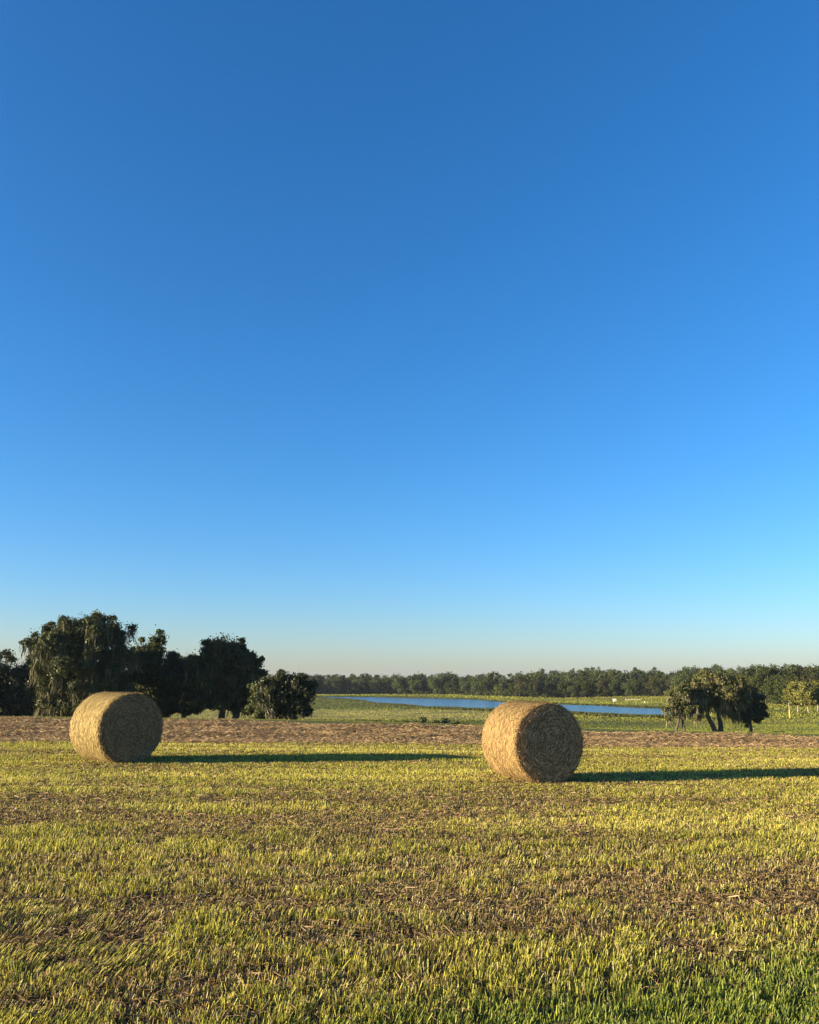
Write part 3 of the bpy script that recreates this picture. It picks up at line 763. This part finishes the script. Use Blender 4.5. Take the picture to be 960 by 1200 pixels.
def bale(label, u, v_base, v_top, n_az, L_, seed, cols, facecols, base_u):
    g = np.random.default_rng(seed)
    foot = hit(base_u, v_base, 8)
    top = at(base_u, v_top, foot.y)
    Rr = (top.z - foot.z) / 2 * 1.0
    nx, ny = math.sin(n_az), -math.cos(n_az)      # outward normal of the visible end
    cx, cy = foot.x - nx * L_ / 2, foot.y - ny * L_ / 2
    cz = float(tz(cx, cy)) + Rr - .02
    root = empty("hay_bale", (cx, cy, float(tz(cx, cy))), math.atan2(ny, nx)); tag(root, label, "hay bale", "round hay bales on the mown field")
    ms = bale_side_mat("bale_side", *cols)
    zc = Rr - .03
    # rolled side: barrel with a soft shoulder, slightly flattened where it stands
    NA_, NX = 150, 56
    prof = []
    for i in range(NX + 1):
        t = -1 + 2 * i / NX; s_ = abs(t)
        sh = 1 - .045 * max(0, (s_ - .90) / .10) ** 2 - .006 * s_ * s_
        prof.append((t * L_ / 2, sh))
    th = np.linspace(0, 2 * np.pi, NA_, endpoint=False)
    X = np.array([p_[0] for p_ in prof])[:, None] + 0 * th[None]
    S = np.array([p_[1] for p_ in prof])[:, None] + 0 * th[None]
    lump = (fbm(X * 6 + 40, np.cos(th)[None] * 2.2 + 20, seed, 3) - .5) * .05 + (fbm(X * 6 + 40, np.sin(th)[None] * 2.2 + 50, seed + 5, 3) - .5) * .05
    band = (vnoise(X * 11 + 90, X * 0, seed + 9) - .5) * .012
    fine = g.normal(0, .0008, X.shape)
    rad = Rr * S * (1 + lump * .55) + band + fine
    Yv = np.cos(th)[None] * rad; Zv = np.sin(th)[None] * rad
    Yv = Yv * (1 + .05 * sstep(-Zv, Rr * .55, Rr)); Zv = np.maximum(Zv, -Rr + .045)
    idx = np.arange(X.size).reshape(X.shape)
    Q = np.stack([idx[:-1], np.roll(idx, -1, 1)[:-1], np.roll(idx, -1, 1)[1:], idx[1:]], -1).reshape(-1, 4)
    acc = Acc(); acc.add(np.stack([X, Yv, Zv], -1).reshape(-1, 3), Q, (1, 1, 1), 0)
    # ragged rim stems
    n = 1500; t = g.random(n) * 2 * np.pi; sd_ = np.where(g.random(n) < .7, 1, -1)
    c = np.stack([sd_ * L_ / 2 * (.965 + .03 * g.random(n)), np.cos(t) * Rr * .955, np.sin(t) * Rr * .955], -1)
    dv = np.stack([sd_ * (.4 + g.random(n)), np.cos(t) * (.2 + g.random(n)) + g.normal(0, .7, n), np.sin(t) * (.2 + g.random(n)) + g.normal(0, .7, n)], -1)
    dv *= ((.025 + .05 * g.random(n)) / np.linalg.norm(dv, axis=1))[:, None]
    wv = np.cross(dv, g.normal(size=(n, 3))); wv *= (.0022 / np.linalg.norm(wv, axis=1))[:, None]
    e_ = c + dv; m_ = c + dv * .5 + g.normal(0, .004, (n, 3))
    V = np.stack([c - wv, c + wv, m_ - wv, m_ + wv, e_ - wv, e_ + wv], 1).reshape(-1, 3); V[:, 2] = np.maximum(V[:, 2], -Rr + .03)
    b = np.arange(n)[:, None] * 6; Q = np.concatenate([b + [0, 1, 3, 2], b + [2, 3, 5, 4]], 0)
    acc.add(V, Q, np.repeat(mixc(cols[1], cols[2], g.random(n)), 6, 0), 1)
    # stray stems on the side, running mostly round the roll
    n = 9000
    t = g.random(n) * 2 * np.pi; xx = (g.random(n) - .5) * L_ * .99
    a = g.normal(0, .38, n)
    def on(xq, tq, lift):
        sq = np.interp(np.abs(xq), [p_[0] for p_ in prof[NX // 2:]], [p_[1] for p_ in prof[NX // 2:]])
        rr = Rr * sq + lift
        return np.stack([xq, np.cos(tq) * rr, np.maximum(np.sin(tq) * rr, -Rr + .03)], -1)
    ll = .05 + .11 * g.random(n); lift = .004 + .006 * g.random(n)
    A = on(xx - np.sin(a) * ll / 2, t - np.cos(a) * ll / 2 / Rr, lift * .4)
    B = on(xx, t, lift + .004)
    C_ = on(xx + np.sin(a) * ll / 2, t + np.cos(a) * ll / 2 / Rr, lift * g.uniform(.3, 2.4, n))
    wv = np.stack([np.cos(a), np.sin(a) * np.sin(t), -np.sin(a) * np.cos(t)], -1) * (.0022 + .0028 * g.random(n))[:, None]
    V = np.stack([A - wv, A + wv, B - wv, B + wv, C_ - wv, C_ + wv], 1).reshape(-1, 3); b = np.arange(n)[:, None] * 6
    Q = np.concatenate([b + [0, 1, 3, 2], b + [2, 3, 5, 4]], 0)
    cc = mixc(cols[0], np.array(cols[2]) * 1.2, g.random(n) ** .6) * (.75 + .35 * g.random(n))[:, None]
    acc.add(V, Q, np.repeat(cc, 6, 0), 1)
    link("rolled_side", acc.mesh("rolled_side", [ms, M_straw], True), root, (0, 0, zc))
    # the two ends: a dished disc in coils with stems laid round it
    for side in (1, -1):
        a2 = Acc()
        rs = np.linspace(.0, 1.0, 64); Rm = Rr * .965
        RRr, TT = np.meshgrid(rs, th, indexing='ij')
        coil = .016 * np.sin((RRr * 17 - TT / (2 * np.pi)) * 2 * np.pi) + .018 * (fbm(RRr * 30, np.cos(TT) * 3 + 7, seed + 3, 3) + fbm(RRr * 30, np.sin(TT) * 3 + 17, seed + 4, 3) - 1) * 2
        edge = sstep(RRr, .86, 1.0) * .035
        Xd = side * (L_ / 2 + .012 - edge * 1.0 + coil * (1 - sstep(RRr, .93, 1)))
        Yd = np.cos(TT) * RRr * Rm; Zd = np.maximum(np.sin(TT) * RRr * Rm, -Rr + .029)
        idx = np.arange(RRr.size).reshape(RRr.shape)
        Q = np.stack([idx[:-1], idx[1:], np.roll(idx, -1, 1)[1:], np.roll(idx, -1, 1)[:-1]], -1).reshape(-1, 4)
        cc = mixc(facecols[0], facecols[1], fbm(RRr * 40, TT * 2, seed + 8, 2).ravel())
        a2.add(np.stack([Xd, Yd, Zd], -1).reshape(-1, 3), Q, cc, 0)
        n = 13000 if side == 1 else 5000
        rq = np.sqrt(g.random(n)) * Rm * .985; t = g.random(n) * 2 * np.pi
        a = g.normal(0, .45, n) + (g.random(n) < .12) * g.normal(0, 1.2, n); ll = .035 + .12 * g.random(n) ** 1.5
        lift = .004 + .035 * g.random(n) ** 2
        ct = np.stack([side * (L_ / 2 + .010 - sstep(rq / Rm, .86, 1) * .03 + lift), np.cos(t) * rq, np.sin(t) * rq], -1)
        dr = np.stack([0 * t, np.cos(t), np.sin(t)], -1); dt = np.stack([0 * t, -np.sin(t), np.cos(t)], -1)
        dd = (dt * np.cos(a)[:, None] + dr * np.sin(a)[:, None]) * ll[:, None]
        dd[:, 0] += side * g.normal(0, .014, n)
        A = ct - dd / 2; C_ = ct + dd / 2; B = ct + dr * (ll ** 2 / rq.clip(.05) / 8)[:, None] * np.cos(a)[:, None] + np.stack([side * .004 + 0 * t, 0 * t, 0 * t], -1)
        wv = (dr * np.cos(a)[:, None] - dt * np.sin(a)[:, None]) * (.0020 + .0030 * g.random(n))[:, None]
        V = np.stack([A - wv, A + wv, B - wv, B + wv, C_ - wv, C_ + wv], 1).reshape(-1, 3)
        V[:, 2] = np.maximum(V[:, 2], -Rr + .03)
        b = np.arange(n)[:, None] * 6; Q = np.concatenate([b + [0, 1, 3, 2], b + [2, 3, 5, 4]], 0)
        pick = g.random(n) ** 2.2
        cc = mixc(np.array(facecols[1]), facecols[2], pick)
        a2.add(V, Q, np.repeat(cc, 6, 0), 0)
        link("coiled_end", a2.mesh("coiled_end", [M_straw], True), root, (0, 0, zc))
    return root
bale("golden round hay bale right of centre with a coarse tangled coiled end", 627, 919.5, 821.5, math.radians(23.5), 1.22, 31,
     ((.065, .037, .015), (.205, .130, .052), (.42, .29, .13)), ((.055, .028, .011), (.19, .108, .044), (.90, .60, .30)), 646)
bale("paler greenish round hay bale at the left with a smooth dark end", 135, 896, 810.5, math.radians(47), 1.24, 37,
     ((.075, .050, .018), (.225, .16, .062), (.42, .32, .142)), ((.050, .033, .014), (.16, .108, .050), (.56, .38, .19)), 151.5)
